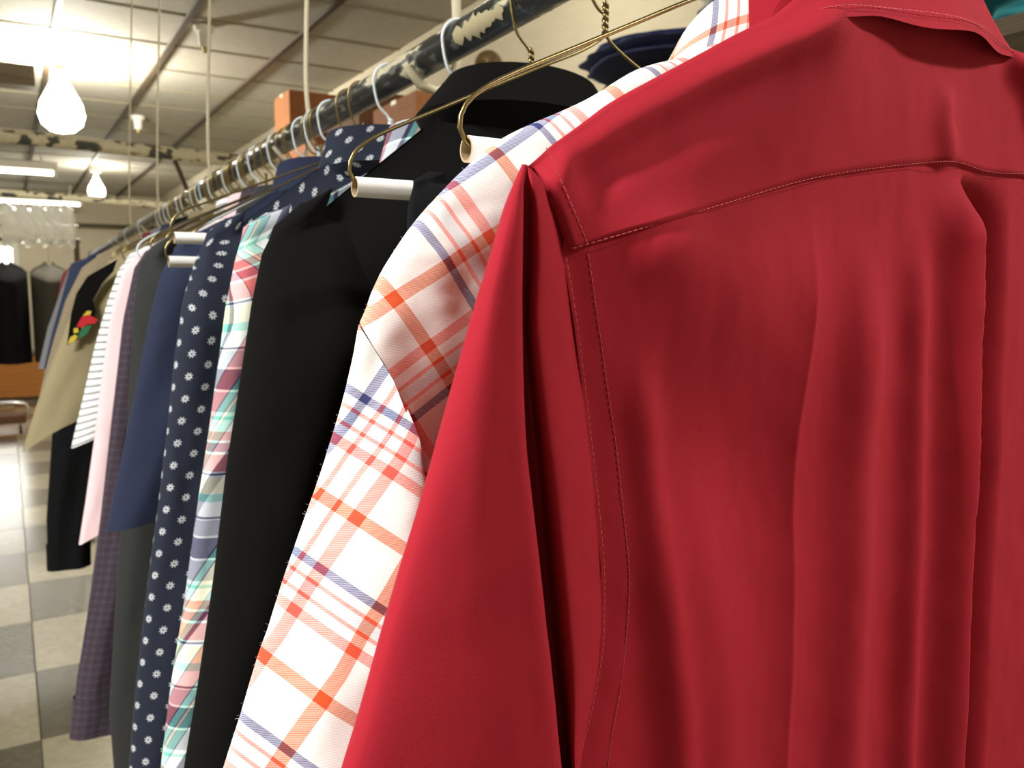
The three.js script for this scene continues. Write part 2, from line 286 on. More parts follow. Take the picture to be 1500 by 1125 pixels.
// ---------------------------------------------------------------- hangers
function twist(x, y0, y1, z, r) {
  const out = []; for (const s of [0, Math.PI]) { const p = []; for (let i = 0; i <= 18; i++) { const t = i / 18, a = s + t * Math.PI * 5; p.push(V(x + Math.cos(a) * r * 1.1, y0 + (y1 - y0) * t, z + Math.sin(a) * r * 1.1)); } out.push(tube(p, r, 54, 6)); } return mergeGeometries(out);
}
function hanger(z, label, o = {}) {
  const { dx = 0, mat = M.brass, r = 0.0013, withTube = false, half = 0.205, drop = 0.105, group, apex = 0.058, tw = true, turn = 0 } = o;
  const y = railY(z), x = RX + dx * 0.12, g = thing('wire_hanger', label, 'hanger', V(RX, y, z), group);
  const hr = 0.0205, cy = y + RR + r - hr, pts = [];
  for (let i = 0; i <= 14; i++) { const a = -0.5 + (Math.PI + 0.55) * i / 14; pts.push(V(RX + hr * Math.cos(a), cy + hr * Math.sin(a), z)); }
  pts.reverse(); pts.pop();
  pts.unshift(V(RX - hr + 0.006, cy - 0.028, z), V(RX - 0.003, cy - 0.040, z)); pts.unshift(pts.splice(1, 1)[0]);
  const ay = y - apex;
  part('hook', tube([V(RX, ay + 0.018, z), ...pts], r, 60, 8), mat, g);
  if (tw) part('neck_twist', twist(RX, ay, ay + 0.024, z, r * 1.05), mat, g);
  const ex = half, ey = ay - drop, cx = RX + dx, e = [];
  const side = (s) => [V(RX + s * 0.004, ay - 0.004, z), V(RX + s * 0.02 + dx * 0.1, ay - 0.014, z), ...[0.3, 0.5, 0.7, 0.84].map((k) => V(RX + dx * k + s * ex * k, ay - 0.004 - (drop - 0.008) * k, z)), V(cx + s * (ex - 0.015), ey + 0.010, z), V(cx + s * (ex - 0.004), ey + 0.001, z), V(cx + s * ex, ey - 0.009, z), V(cx + s * (ex - 0.003), ey - 0.017, z), V(cx + s * (ex - 0.012), ey - 0.021, z), V(cx + s * (ex - 0.05), ey - 0.021, z)];
  part('frame', tube([V(RX, ay, z), ...side(-1), ...side(1).reverse(), V(RX, ay + 0.001, z)], r, 150, 8), mat, g);
  if (withTube) {
    const t0 = cx - ex + 0.0035, t1 = cx + ex - 0.0035, q = new THREE.CylinderGeometry(0.0066, 0.0066, t1 - t0, 28, 1, true), inn = new THREE.CylinderGeometry(0.0054, 0.0054, t1 - t0, 28, 1, true), ends = [];
    for (const s of [-1, 1]) { const k = new THREE.RingGeometry(0.0054, 0.0066, 28); k.rotateY(s * Math.PI / 2); k.translate(s * (t1 - t0) / 2, 0, 0); ends.push(k); }
    q.rotateZ(Math.PI / 2); inn.rotateZ(Math.PI / 2);
    for (const k of [q, inn, ...ends]) k.translate(cx, ey - 0.021, z);
    const tb = part('cardboard_tube', q, M.paper, g); tb.userData.label = 'white cardboard tube';
    part('tube_core', mergeGeometries([inn, ...ends]), M.board, g);
  }
  if (turn) g.rotation.y = turn;
  return g;
}
hanger(-0.375, 'brass wire hanger with white cardboard tube next to the plaid shoulder', { withTube: true });
hanger(-0.53, 'brass wire hanger with white cardboard tube against the black jacket', { withTube: true });
hanger(-1.03, 'brass wire hanger with white tube above the navy short sleeve', { withTube: true, dx: -0.03 });
hanger(-1.075, 'brass wire hanger with white tube hanging slightly lower by the navy shirt', { withTube: true, dx: -0.03, drop: 0.13 });
hanger(-0.291, 'brass wire hanger inside the red shirt', { half: 0.18, apex: 0.08, drop: 0.115 }); hanger(-0.359, 'brass wire hanger inside the white plaid shirt', { half: 0.18, apex: 0.08, drop: 0.115 });
hanger(-0.635, 'brass wire hanger with twisted neck inside the black jacket', { apex: 0.066, drop: 0.115, half: 0.16 });
const coat = { mat: M.coated, r: 0.0017, half: 0.18, apex: 0.08, drop: 0.115 };
hanger(-0.765, 'pale coated wire hanger inside the teal and pink madras shirt', coat);
hanger(-0.945, 'pale coated wire hanger inside the navy flower print shirt', { ...coat, apex: 0.068 });
hanger(-1.15, 'pale coated wire hanger inside the plain navy shirt', coat);
const GZ = [[-1.27, 'charcoal jacket'], [-1.36, 'purple check shirt'], [-1.45, 'pale pink shirt'], [-1.54, 'grey striped white shirt'], [-1.66, 'khaki uniform shirt'], [-1.80, 'taupe shirt'], [-1.98, 'black lace hemmed garment'], [-2.16, 'slate blue blouse'], [-2.32, 'light grey shirt'], [-2.48, 'maroon shirt']];
GZ.forEach(([z, what], i) => hanger(z, (i % 3 ? 'brass' : 'pale coated') + ' wire hanger inside the ' + what, { half: 0.17, apex: 0.08, drop: 0.115, ...(i % 3 ? {} : { mat: M.coated, r: 0.0016 }) }));
let nth = 0;
for (let z = -1.185; z > -3.6; z -= z > -2.6 ? 0.0125 : 0.075) {      // bare hangers fill the gaps between the garments
  if (GZ.some(([q]) => Math.abs(q - z) < 0.036)) continue;
  const pale = nth++ % 5 === 2;
  hanger(z - 0.002 * rnd(), pale ? 'pale coated wire hanger in the crowded run of hangers' : 'bare brass wire hanger in the crowded run of hangers', { dx: (rnd() - 0.5) * 0.05, tw: z > -1.9, drop: 0.1 + rnd() * 0.02, ...(pale ? { mat: M.coated, r: 0.0015 } : {}), group: pale ? 'coated hangers along the rail' : 'brass hangers along the rail' });
}

// ---------------------------------------------------------------- stitches
function stitches(path, len, gap, r) {
  const c = new THREE.CatmullRomCurve3(path, false, 'centripetal'), L = c.getLength(), out = [];
  for (let s = 0; s < L - len; s += len + gap) out.push(cyl(c.getPointAt(s / L), c.getPointAt((s + len) / L), r, r, 5));
  return mergeGeometries(out);
}

// ---------------------------------------------------------------- the red shirt
{
  const Z0 = -0.273, CX = 0.412, g = thing('dress_shirt', 'plain crimson red long sleeved shirt with yoke seam and back pleat', 'shirt', V(CX, 0.72, Z0));
  const px = (list) => list.map(([u, v]) => at(u, v, Z0));
  const seg = (p, a, b) => { const dx = b.x - a.x, dy = b.y - a.y, t = Math.max(0, Math.min(1, ((p.x - a.x) * dx + (p.y - a.y) * dy) / (dx * dx + dy * dy))); const ex = p.x - a.x - dx * t, ey = p.y - a.y - dy * t; return [Math.hypot(ex, ey), t, (dx * ey - dy * ex) > 0 ? 1 : -1]; };
  const near = (p, path) => { let best = [9, 0, 1]; path.forEach((b, i) => { if (!i) return; const r = seg(p, path[i - 1], b); if (r[0] < best[0]) best = [r[0], (i - 1 + r[1]) / (path.length - 1), r[2]]; }); return best; };
  const ridge = (pts, amp, w, fade = 0.25) => { const q = px(pts); return (p) => { const [d, t] = near(p, q); return amp * Math.exp(-((d / w) ** 2)) * smooth(0, fade, t) * smooth(1, 0.8, t); }; };
  const crease = (pts, amp, w) => { const q = px(pts); return (p) => { const [d, t] = near(p, q); return amp * Math.exp(-d / w) * smooth(0, 0.2, t); }; };
  const pleat = (pts, amp, wl, wr) => { const q = px(pts); return (p) => { const [d, t, s] = near(p, q), k = amp * smooth(0, 0.12, t); return s < 0 ? k * Math.exp(-((d / wl) ** 2)) : k * (1 - 3.3 * smooth(0, 0.004, d) + 2.3 * smooth(0.005, wr, d)); }; };
  const blob = (u, v, amp, rx, ry) => { const c = at(u, v, Z0); return (p) => amp * Math.exp(-(((p.x - c.x) / rx) ** 2) - (((p.y - c.y) / ry) ** 2)); };
  const folds = [
    pleat([[1405, 252], [1402, 420], [1394, 700], [1382, 950], [1368, 1400], [1344, 2600]], 0.011, 0.018, 0.05),
    ridge([[1272, 300], [1262, 480], [1249, 700], [1237, 1000], [1217, 1500], [1187, 2600]], 0.006, 0.016),
    ridge([[1345, 300], [1336, 480], [1330, 760], [1318, 1100], [1300, 2000]], 0.005, 0.010),
    crease([[1186, 280], [1178, 500], [1160, 760], [1142, 1125], [1110, 2400]], 0.0035, 0.012),
    ridge([[925, 470], [948, 640], [962, 800], [985, 1050], [1000, 1600]], 0.0045, 0.010),
    ridge([[1010, 640], [1030, 900], [1060, 1300], [1070, 2200]], 0.005, 0.024),
    blob(1050, 430, 0.006, 0.05, 0.034), blob(965, 360, 0.004, 0.02, 0.016), blob(1250, 150, 0.002, 0.06, 0.04), blob(1080, 700, -0.006, 0.05, 0.05),
    ridge([[800, 228], [900, 168], [1030, 100], [1180, 45], [1260, 30]], 0.004, 0.010, 0.05),
    ridge([[830, 275], [930, 215], [1080, 140], [1220, 78]], -0.0035, 0.010, 0.1),
    ridge([[1380, 110], [1372, 180], [1385, 250]], 0.003, 0.008, 0.4), ridge([[1470, 70], [1500, 130], [1530, 250]], 0.006, 0.008, 0.2),
  ];
  const zAt = (x, y) => { const p = { x, y }; let h = 0; for (const f of folds) h += 1.45 * f(p); h += (fbm(x * 38, y * 22, 5) - 0.5) * 0.0022; h -= 0.10 * Math.max(0, Math.abs(x - CX) - 0.06) ** 2; return Z0 + h; };
  // outlines on the back
  const top = px([[766, 240], [800, 212], [900, 150], [1000, 96], [1100, 42], [1166, 10]]); top.push(V(CX - 0.07, EYE + 0.150, 0), V(CX, EYE + 0.168, 0), V(CX + 0.07, EYE + 0.150, 0), V(CX + 0.243, EYE + 0.046, 0));
  const yTop = (x) => { let i = 1; while (i < top.length - 1 && top[i].x < x) i++; const a = top[i - 1], b = top[i]; return a.y + (b.y - a.y) * (x - a.x) / (b.x - a.x); };
  const seamPx = [[834, 370], [920, 343], [1040, 308], [1180, 268], [1300, 250], [1378, 244], [1400, 246], [1440, 258], [1500, 262]], sm = px(seamPx); sm.push(V(CX + 0.222, EYE + 0.016, 0));
  const ySeam = (x) => { let i = 1; while (i < sm.length - 1 && sm[i].x < x) i++; const a = sm[i - 1], b = sm[i]; return a.y + (b.y - a.y) * (x - a.x) / (b.x - a.x); };
  const arm = px([[831, 371], [843, 450], [863, 590], [887, 823], [889, 900], [885, 960], [870, 1040], [850, 1125], [826, 1260], [812, 1400]]);
  const flange = px([[762, 236], [777, 249], [799, 283], [815, 326], [831, 371]]);
  // yoke: over the shoulder, down the back to the seam
  const yoke = []; const NX = 150, NY = 44;
  for (let i = 0; i <= NY; i++) { const r = []; for (let k = 0; k <= NX; k++) {
    const f = k / NX, t = i / NY, fl = polyAt; let x1;
    const prof = t < 0.22 ? 0 : (t - 0.22) / 0.78;                     // 0 at the shoulder edge, 1 at the seam
    const xl = flange[0].x + (flange[4].x - flange[0].x) * (prof ** 0.8), xr = 2 * CX - xl; x1 = xl + (xr - xl) * f;
    const edge = Math.min(f, 1 - f) * (xr - xl), yt = yTop(Math.max(x1, top[0].x)), yb = ySeam(Math.max(x1, sm[0].x)) ;
    let y, z; if (t < 0.22) { const a = (1 - t / 0.22) * 2.4, kk = 0.15 + 0.85 * smooth(0, 0.05, edge); y = yt - 0.012 * kk * (1 - Math.cos(a)); z = zAt(x1, yt) - 0.012 - 0.014 * kk * Math.sin(a) - (a > 1.57 ? 0.012 * kk * (a - 1.57) : 0); }
    else { y = yt + (yb - yt) * prof; z = zAt(x1, y) - 0.012 * (1 - smooth(0, 0.022, yt - y)) ** 1.6; }
    z += 0.0018 - (edge < 0.0015 ? 0.004 : 0) - (i === NY ? 0.003 : 0);
    if (i === NY) y -= 0.0002; const turn = (1 - smooth(0, 0.06, edge)) * (z / Z0 - 1) * (x1 < CX ? 1 : -1); r.push(V(x1 + Math.min(x1, 2 * CX - x1) * Math.sign(turn) * Math.max(0, Math.abs(turn)), y, z)); } yoke.push(r); }
  part('yoke', gridGeo(yoke), M.red, g);
  // back panel
  const back = []; const BX = 440, BY = 230, yB = EYE - 0.74;
  for (let i = 0; i <= BY; i++) { const r = []; const t = i / BY; for (let k = 0; k <= BX; k++) {
    const f = k / BX; let y = EYE + 0.07 + (yB - EYE - 0.07) * t ** 1.35;
    let xl = y > arm[0].y ? arm[0].x + (y - arm[0].y) * 0.1 : y < arm[9].y ? arm[9].x - 0.02 * Math.min(1, (arm[9].y - y) / 0.2) : polyAt(arm, y);
    const xr = 2 * CX - xl, x = xl + (xr - xl) * f; const ys = ySeam(x) + 0.006; y = Math.min(y, ys - (EYE + 0.07 - y) * 0.001);
    r.push(V(x, y, zAt(x, y) - smooth(0.012, 0, Math.min(x - xl, xr - x)) * 0.0015)); } back.push(r); }
  part('back_panel', gridGeo(back), M.red, g);
  // front panels, facing the neighbour
  for (const s of [-1, 1]) { const rows = []; for (let i = 0; i <= 50; i++) { const r = []; for (let k = 0; k <= 24; k++) { const x = CX + s * (0.236 * (1 - k / 24) - 0.012), yt = yTop(Math.min(Math.max(CX - Math.abs(x - CX), top[0].x), CX)) - 0.02 - (Math.abs(x - CX) < 0.07 ? 0.05 * (1 - Math.abs(x - CX) / 0.07) : 0), y = yt + (yB - yt) * i / 50; r.push(V(x, y, Z0 - 0.034 - 0.008 * smooth(0, 0.1, i / 50) + 0.003 * Math.sin(x * 60 + 3 * y))); } rows.push(r); } part('front_panel', gridGeo(rows), M.red, g); }
  // sleeve, flattened, with one long overlapping fold
  const R = [
    [241, [776, 774, 772, 771, 770, 769, 768, 767, 766, 763]],
    [266, [793, 790, 784, 777, 769, 766, 764, 760, 756, 752]],
    [300, [809, 806, 796, 784, 771, 766, 764, 756, 747, 738]],
    [371, [836, 832, 812, 787, 770, 764, 763, 749, 731, 717]],
    [480, [851, 846, 818, 786, 769, 762, 764, 745, 712, 687]],
    [640, [871, 867, 838, 803, 783, 771, 769, 745, 690, 646]],
    [823, [891, 887, 857, 824, 799, 786, 787, 755, 680, 599]],
    [960, [889, 885, 865, 837, 812, 800, 803, 765, 670, 561]],
    [1125, [856, 852, 848, 842, 830, 815, 821, 775, 655, 516]],
    [1350, [838, 834, 838, 846, 850, 836, 848, 790, 640, 456]],
    [1700, [838, 834, 846, 860, 876, 868, 880, 800, 600, 366]],
    [2150, [800, 796, 806, 824, 850, 848, 870, 780, 560, 300]],
  ], dz = [-8, -6, 0, 2, -13, -10, 4, 5, 3, -8];
  for (const mir of [false, true]) {
    const rows = R.map(([v, us], i) => { const k = smooth(-0.4, 3, i), deep = 0.35 + 0.65 * smooth(2, 7, i); const out = us.map((u, j) => at(u, v + (i === 0 ? (j < 5 ? (5 - j) * 1.2 : 0) : 0), Z0 + dz[j] * 0.001 * k * (j === 4 || j === 5 ? deep * 1.4 : 1) - (i === 0 ? 0.004 : 0)));
      const e = out[9], s = out[1]; const zb = Z0 - 0.014 - 0.026 * k, bx = (x) => x * zb / Z0 + 0.004; out.push(V(bx(e.x), e.y, zb), V(bx((e.x + s.x) / 2), e.y - 0.004, zb - 0.006 * k), V(bx(s.x), s.y - 0.004, zb)); return out; });
    const l = loft(rows, 8, 10, (p, a, b) => { p.z += (fbm(p.x * 30, p.y * 16, 3) - 0.5) * 0.003; });
    if (mir) for (const r of l) for (const p of r) p.x = 2 * CX - p.x;
    part('sleeve', gridGeo(l, mir), M.red, g);
  }
  // collar: stand and turned-down fall
  const coll = (r0, r1, y0, y1, n) => { const rows = []; for (let i = 0; i <= n; i++) { const t = i / n, r = []; for (let k = 0; k <= 60; k++) { const a = (k / 60 - 0.5) * 4.6, c = Math.cos(a), s = Math.sin(a), rad = r0 + (r1 - r0) * t; r.push(V(CX + (0.083 + rad) * s, EYE + y0 + (y1 - y0) * t - 0.062 * (1 - c) * (1 - t * 0.9) + 0.0012 * Math.sin(a * 9) * t, Z0 - 0.036 + (0.036 + rad) * Math.sign(c) * Math.abs(c) ** 0.45 + 0.0025 * Math.sin(a * 6 + 1) * t)); } rows.push(r); } return gridGeo(rows); };
  const fall = part('collar', mergeGeometries([coll(-0.004, 0.0135, 0.184, 0.130, 16), coll(-0.008, -0.004, 0.183, 0.184, 2)]), M.red, g);
  const collPath = []; for (let k = 4; k <= 56; k++) { const a = (k / 60 - 0.5) * 4.6, c = Math.cos(a), s = Math.sin(a), rad = 0.0121; collPath.push(V(CX + (0.0832 + rad) * s, EYE + 0.1365 - 0.062 * (1 - c) * 0.2, Z0 - 0.036 + (0.0364 + rad) * Math.sign(c) * Math.abs(c) ** 0.45 + 0.0025 * Math.sin(a * 6 + 1) * 0.88)); }
  { const rows = []; for (let i = 0; i <= 6; i++) { const r = []; for (let k = 0; k <= 60; k++) { const a = (k / 60 - 0.5) * 4.6, c = Math.cos(a); r.push(V(CX + 0.085 * Math.sin(a), EYE + 0.183 - 0.06 * i / 6 - 0.062 * (1 - c), Z0 - 0.036 + 0.028 * c)); } rows.push(r); } part('collar_stand', gridGeo(rows), M.red, g); }
  part('stitching', stitches(collPath, 0.0022, 0.0012, 0.00028), M.redThread, fall);
  const on = (pts, dzz = 0.0004) => pts.map(([u, v]) => { const p = at(u, v, Z0); p.z = zAt(p.x, p.y) + dzz; return p; });
  part('stitching', stitches(on(seamPx.slice(0, 9).map(([u, v]) => [u + 4, v - 6]), 0.0021), 0.0018, 0.0010, 0.00018), M.redThread, g);
  part('stitching', stitches(on([[801, 216], [822, 262], [845, 318], [862, 366]], 0.0020), 0.0022, 0.0010, 0.0002), M.redThread, g);
  part('stitching', stitches(on([[863, 372], [874, 450], [892, 560], [906, 650], [918, 760], [925, 850], [921, 930], [912, 1010], [900, 1080], [893, 1130]], 0.0003), 0.0022, 0.0010, 0.0002), M.redThread, g);
  part('stitching', stitches(on([[834, 376], [846, 452], [866, 590], [890, 823], [892, 900], [888, 960], [873, 1040], [853, 1125]], -0.0006), 0.0019, 0.0012, 0.00026), M.redThread, g);
}

// ---------------------------------------------------------------- the white plaid shirt
{
  const Z0 = -0.335, CX = 0.41, g = thing('plaid_shirt', 'white cotton shirt with orange, coral and navy windowpane plaid', 'shirt', V(CX, 0.72, Z0));
  // shoulder and upper body: from behind, over the outline, down the back
  const outline = [[1120, 34], [1010, 82], [935, 104], [860, 148], [735, 206], [680, 250], [640, 290], [592, 348], [557, 408], [529, 474]];
  const inner = [[1180, 110], [1080, 160], [1010, 190], [930, 240], [830, 300], [790, 345], [750, 390], [690, 440], [640, 500], [577, 558]];
  const deep = [[1210, 300], [1130, 340], [1080, 380], [1010, 440], [930, 500], [890, 560], [850, 600], [800, 640], [730, 690], [630, 712]];
  const sh = outline.map((o, i) => { const zz = Z0 - 0.012 * smooth(4, 9, i); return [at(...inner[i], zz - 0.05), at(o[0] * 0.6 + inner[i][0] * 0.4, o[1] * 0.6 + inner[i][1] * 0.4, zz - 0.046), at(...o, zz - 0.007), at(o[0] * 0.62 + inner[i][0] * 0.38, o[1] * 0.62 + inner[i][1] * 0.38, zz + 0.001), at(...inner[i], zz + 0.004), at(...deep[i], zz + 0.002)]; });
  const lay = (x, y, u, v, z) => { const a = 33.7 * Math.PI / 180, c = Math.cos(a), q = Math.sin(a), h = y - EYE; return [x * c + h * q - 0.1472, -x * q + h * c + 0.058]; };   // cut with the checks along the shoulder
  part('shoulder', reUV(gridGeo(loft(sh, 8, 8, (p) => { p.z += (fbm(p.x * 40, p.y * 40, 12) - 0.5) * 0.005; })), lay), M.plaid, g);
  const body = []; const yB = EYE - 0.74;
  for (let i = 0; i <= 60; i++) { const r = []; for (let k = 0; k <= 96; k++) { const a = k / 96 * Math.PI * 2, c = Math.cos(a), s = Math.sin(a), x = CX + 0.205 * Math.sign(c) * Math.abs(c) ** 0.8, yt = EYE + 0.125 - 0.58 * Math.max(0, Math.abs(x - CX) - 0.07), y = yt + (yB - yt) * i / 60; r.push(V(x, y, Z0 - 0.022 + (0.004 + 0.018 * smooth(0, 0.12, i / 60)) * Math.sign(s) * Math.abs(s) ** 0.6 + 0.003 * Math.sin(x * 70))); } body.push(r); }
  part('body', gridGeo(body), M.plaid, g);
  // far shoulder mirrors the near one
  { const l = loft(sh, 6, 6); for (const r of l) for (const p of r) p.x = 2 * CX - p.x; part('shoulder', gridGeo(l, true), M.plaid, g); }
  const SL = [
    [[527, 478], [560, 530], [590, 582], [612, 640], [626, 706], [668, 720]],
    [[507, 575], [540, 600], [575, 640], [608, 690], [640, 740], [690, 760]],
    [[480, 662], [515, 690], [560, 735], [604, 780], [650, 820], [700, 840]],
    [[441, 772], [480, 800], [530, 850], [590, 895], [650, 930], [700, 950]],
    [[404, 882], [446, 912], [500, 965], [570, 1010], [640, 1040], [700, 1060]],
    [[369, 990], [414, 1025], [472, 1080], [545, 1130], [620, 1160], [690, 1180]],
    [[332, 1112], [380, 1150], [440, 1210], [520, 1260], [600, 1290], [680, 1300]],
    [[292, 1250], [345, 1290], [410, 1350], [500, 1400], [590, 1430], [680, 1440]],
    [[235, 1500], [300, 1540], [380, 1600], [480, 1650], [580, 1680], [680, 1690]],
    [[180, 1800], [250, 1840], [340, 1900], [450, 1950], [570, 1980], [660, 1990]]];
  const zs = [-0.026, -0.012, 0.004, 0.014, 0.016, 0.010];
  for (const mir of [false, true]) {
    const rows = SL.map((r, i) => { const k = 0.55 + 0.45 * smooth(0, 3, i), p = r.map(([u, v], j) => at(u, v, Z0 - 0.012 + zs[j] * k)); p.unshift(V((p[0].x + p[3].x) / 2, p[2].y, Z0 - 0.055), V(p[0].x + 0.012, p[0].y - 0.006, Z0 - 0.050)); return p; });
    const l = loft(rows, 8, 10, (p) => { p.z += (fbm(p.x * 34, p.y * 24, 7) - 0.5) * 0.006; });
    if (mir) for (const r of l) for (const p of r) p.x = 2 * CX - p.x;
    part('sleeve', reUV(gridGeo(l, mir), (x, y, u, v, z) => { const xx = mir ? 2 * CX - x : x, h = y - EYE; return [(xx * 0.8526 - h * 0.5225 - 0.1411) * 1.06 + 0.002, (-xx * 0.6157 - h * 0.788 + 0.047) * 1.04 + 0.002]; }), M.plaid, g);
  }
  const coll = []; for (let i = 0; i <= 14; i++) { const t = i / 14, r = []; for (let k = 0; k <= 60; k++) { const a = (k / 60 - 0.5) * 4.6, rad = -0.004 + 0.016 * t; r.push(V(CX + (0.086 + rad) * Math.sin(a), EYE + 0.180 - 0.046 * t - 0.045 * (1 - Math.cos(a)) * (1 - 0.5 * t), Z0 - 0.036 + (0.036 + rad) * Math.cos(a))); } coll.push(r); }
  part('collar', gridGeo(coll), M.plaid, g);
  const st = []; for (let i = 0; i <= 6; i++) { const t = i / 6, r = []; for (let k = 0; k <= 60; k++) { const a = (k / 60 - 0.5) * 4.8; r.push(V(CX + 0.082 * Math.sin(a), EYE + 0.176 - 0.055 * t - 0.045 * (1 - Math.cos(a)), Z0 - 0.036 + 0.032 * Math.cos(a))); } st.push(r); }
  part('collar_stand', gridGeo(st), M.plaid, g);
  // loose lint fibres along the lit edge
  const lint = []; const edge = [...outline.slice(3), ...SL.slice(1, 8).map((r) => r[0])];
  for (let i = 0; i < 150; i++) { const q = rnd() * (edge.length - 1), a = Math.floor(q), f = q - a, u = edge[a][0] + (edge[a + 1][0] - edge[a][0]) * f, v = edge[a][1] + (edge[a + 1][1] - edge[a][1]) * f, p = at(u + 1, v + 1, Z0 - 0.02 - 0.012 * (q > 6)), an = 2.2 + (rnd() - 0.5) * 2.6, L = 0.0005 + rnd() * 0.0017;
    lint.push(tube([p, V(p.x + Math.cos(an) * L * 0.5 + (rnd() - 0.5) * 0.0006, p.y + Math.sin(an) * L * 0.5, p.z + (rnd() - 0.5) * 0.001), V(p.x + Math.cos(an) * L, p.y + Math.sin(an) * L, p.z)], 0.00005, 3, 3)); }
  const lm = part('lint', mergeGeometries(lint), M.white, g); lm.userData.kind = 'stuff';
}

// ---------------------------------------------------------------- garments farther along the rail
function garment(o) {
  const { name, label, cat, z, edge, mat, cx = 0.40, hem = 0.72, sw = 0.06, st = 0.026, T = 0.024, round = 2.4, collar = 'shirt', collarMat = mat, soft = 0.004, sleeveHem, neck = 0.135, bodyIn = 0.012, sleeveMat = mat, cuff, shear = 0 } = o;
  const E0 = edge.map(([u, v]) => at(u, v, z)), tip = E0[0], g = thing(name, label, cat, V(cx, hem, z));
  const yEnd = sleeveHem !== undefined ? sleeveHem : E0[E0.length - 1].y, half = cx - tip.x - bodyIn, sl = (EYE + neck - tip.y) / Math.max(0.05, half - 0.07);
  const sd = Math.abs(z) * 31;
  // body: flattened shell hung from the sloping shoulder line
  const rows = []; for (let i = 0; i <= 70; i++) { const t = i / 70, r = []; for (let k = 0; k <= 96; k++) {
    const a = k / 96 * Math.PI * 2, c = Math.cos(a), s = Math.sin(a), sx = Math.sign(c) * Math.abs(c) ** 0.75, x = cx + half * sx * (1 - 0.05 * Math.sin(Math.PI * Math.min(1, t * 2)));
    const yt = EYE + neck - sl * Math.max(0, Math.abs(x - cx) - 0.07) - 0.004, y = yt + (hem - yt) * t ** 1.2;
    const th = 0.006 + (T - 0.006) * smooth(0, 0.14, t); r.push(V(x, y, z + th * Math.sign(s) * Math.abs(s) ** 0.55 + soft * smooth(0.1, 0.5, t) * Math.sin(x * 65 + sd + 2 * noise(x * 8, y * 3, sd)))); } rows.push(r); }
  part('body', gridGeo(rows), mat, g);
  for (const mir of [false, true]) {
    const ring = []; const n = 60; for (let i = 0; i <= n; i++) { const t = i / n, y = tip.y + 0.003 + (yEnd - tip.y - 0.003) * t; const k = Math.sqrt(smooth(0, 0.16, t)), xo = polyAt(E0, y), w = (sw * (0.9 + 0.1 * Math.cos(3 * t))) * Math.max(0.35, k), c0 = xo + w, r = [];
      for (let q = 0; q <= 56; q++) { const a = q / 56 * Math.PI * 2, ca = Math.cos(a), sa = Math.sin(a), p = 2 / round; const wr = soft * 1.2 * k * (Math.sin(ca * 5 + 7 * t + sd) * 0.5 + (fbm(a * 1.6, y * 14, sd) - 0.5) * 1.6) * Math.abs(sa);
        const x = c0 + w * Math.sign(ca) * Math.abs(ca) ** p; r.push(V(mir ? 2 * cx - x : x, y + (o.hemTilt || 0) * t ** 3 * ca * -w + sl * 0.85 * (x - xo) * (1 - smooth(0, 0.22, t)), z + (st * Math.max(0.35, k) * Math.sign(sa) * Math.abs(sa) ** p) + wr)); } ring.push(r); }
    ring.unshift(ring[0].map((p, q, r) => V((r[0].x + r[28].x) / 2 + (p.x - (r[0].x + r[28].x) / 2) * 0.05, (r[0].y + r[28].y) / 2 + 0.003, z + (p.z - z) * 0.05)));
    const sv = part('sleeve', reUV(gridGeo(ring, mir), (x, y, u, v) => [u + shear * v, v]), sleeveMat, g);
    if (cuff) { const last = ring.slice(n - 4).map((r) => r.map((p) => { const c = V((Math.min(...r.map((q) => q.x)) + Math.max(...r.map((q) => q.x))) / 2, p.y, z); return p.clone().add(p.clone().sub(c).multiplyScalar(0.05)); })); part('cuff', gridGeo(last, mir), cuff === true ? sleeveMat : cuff, sv); }
  }
  if (collar) {
    const R0 = collar === 'crew' ? 0.078 : 0.074, hh = collar === 'crew' ? 0.018 : collar === 'lapel' ? 0.034 : 0.042, rw = []; for (let i = 0; i <= 10; i++) { const t = i / 10, r = []; for (let k = 0; k <= 48; k++) { const a = (k / 48 - 0.5) * 5.0, rad = R0 + (collar === 'lapel' ? 0.03 : 0.012) * t; r.push(V(cx + rad * Math.sin(a), EYE + neck + hh * 0.85 - hh * t - 0.012 * (1 - Math.cos(a)), z - 0.01 + (0.030 + 0.012 * t) * Math.cos(a))); } rw.push(r); }
    const inner = rw[0].map((p) => p.clone()), low = inner.map((p) => V(cx + (p.x - cx) * 0.95, p.y - hh * 0.9, z - 0.01 + (p.z - z + 0.01) * 0.9));
    const skirt = rw[10].map((p) => V(cx + (p.x - cx) * 0.92, p.y - 0.03, z + (p.z - z) * 0.1));
    part('collar', mergeGeometries([gridGeo(rw), gridGeo([low, inner]), gridGeo([rw[10], skirt])]), collarMat, g);
  }
  return g;
}
garment({ name: 'vest', label: 'slim black garment squeezed behind the white tube hangers', cat: 'vest', z: -0.455, mat: M.black2, edge: [[606, 272], [600, 300], [596, 400], [590, 700]], sleeveHem: EYE - 0.06, sw: 0.03, st: 0.012, T: 0.014, cx: 0.41, neck: 0.1, collar: null });
garment({ name: 'suit_jacket', label: 'black suit jacket with rolled collar next to the madras shirt', cat: 'jacket', z: -0.635, mat: M.black, edge: [[401, 338], [384, 372], [370, 440], [352, 560], [333, 680], [313, 850], [291, 1000], [270, 1125], [248, 1350], [240, 1500]], sleeveHem: EYE - 0.56, sw: 0.066, st: 0.034, T: 0.03, round: 2, collar: 'lapel', neck: 0.163, hem: 0.75, cuff: true });
garment({ name: 'madras_shirt', label: 'madras shirt in teal, pink, yellow and white checks', cat: 'shirt', z: -0.765, mat: M.madras, edge: [[357, 338], [345, 380], [331, 450], [322, 520], [308, 620], [290, 740], [268, 900], [250, 1010], [236, 1125], [225, 1300]], sleeveHem: EYE - 0.56, st: 0.022, cuff: true, shear: 0.5 });
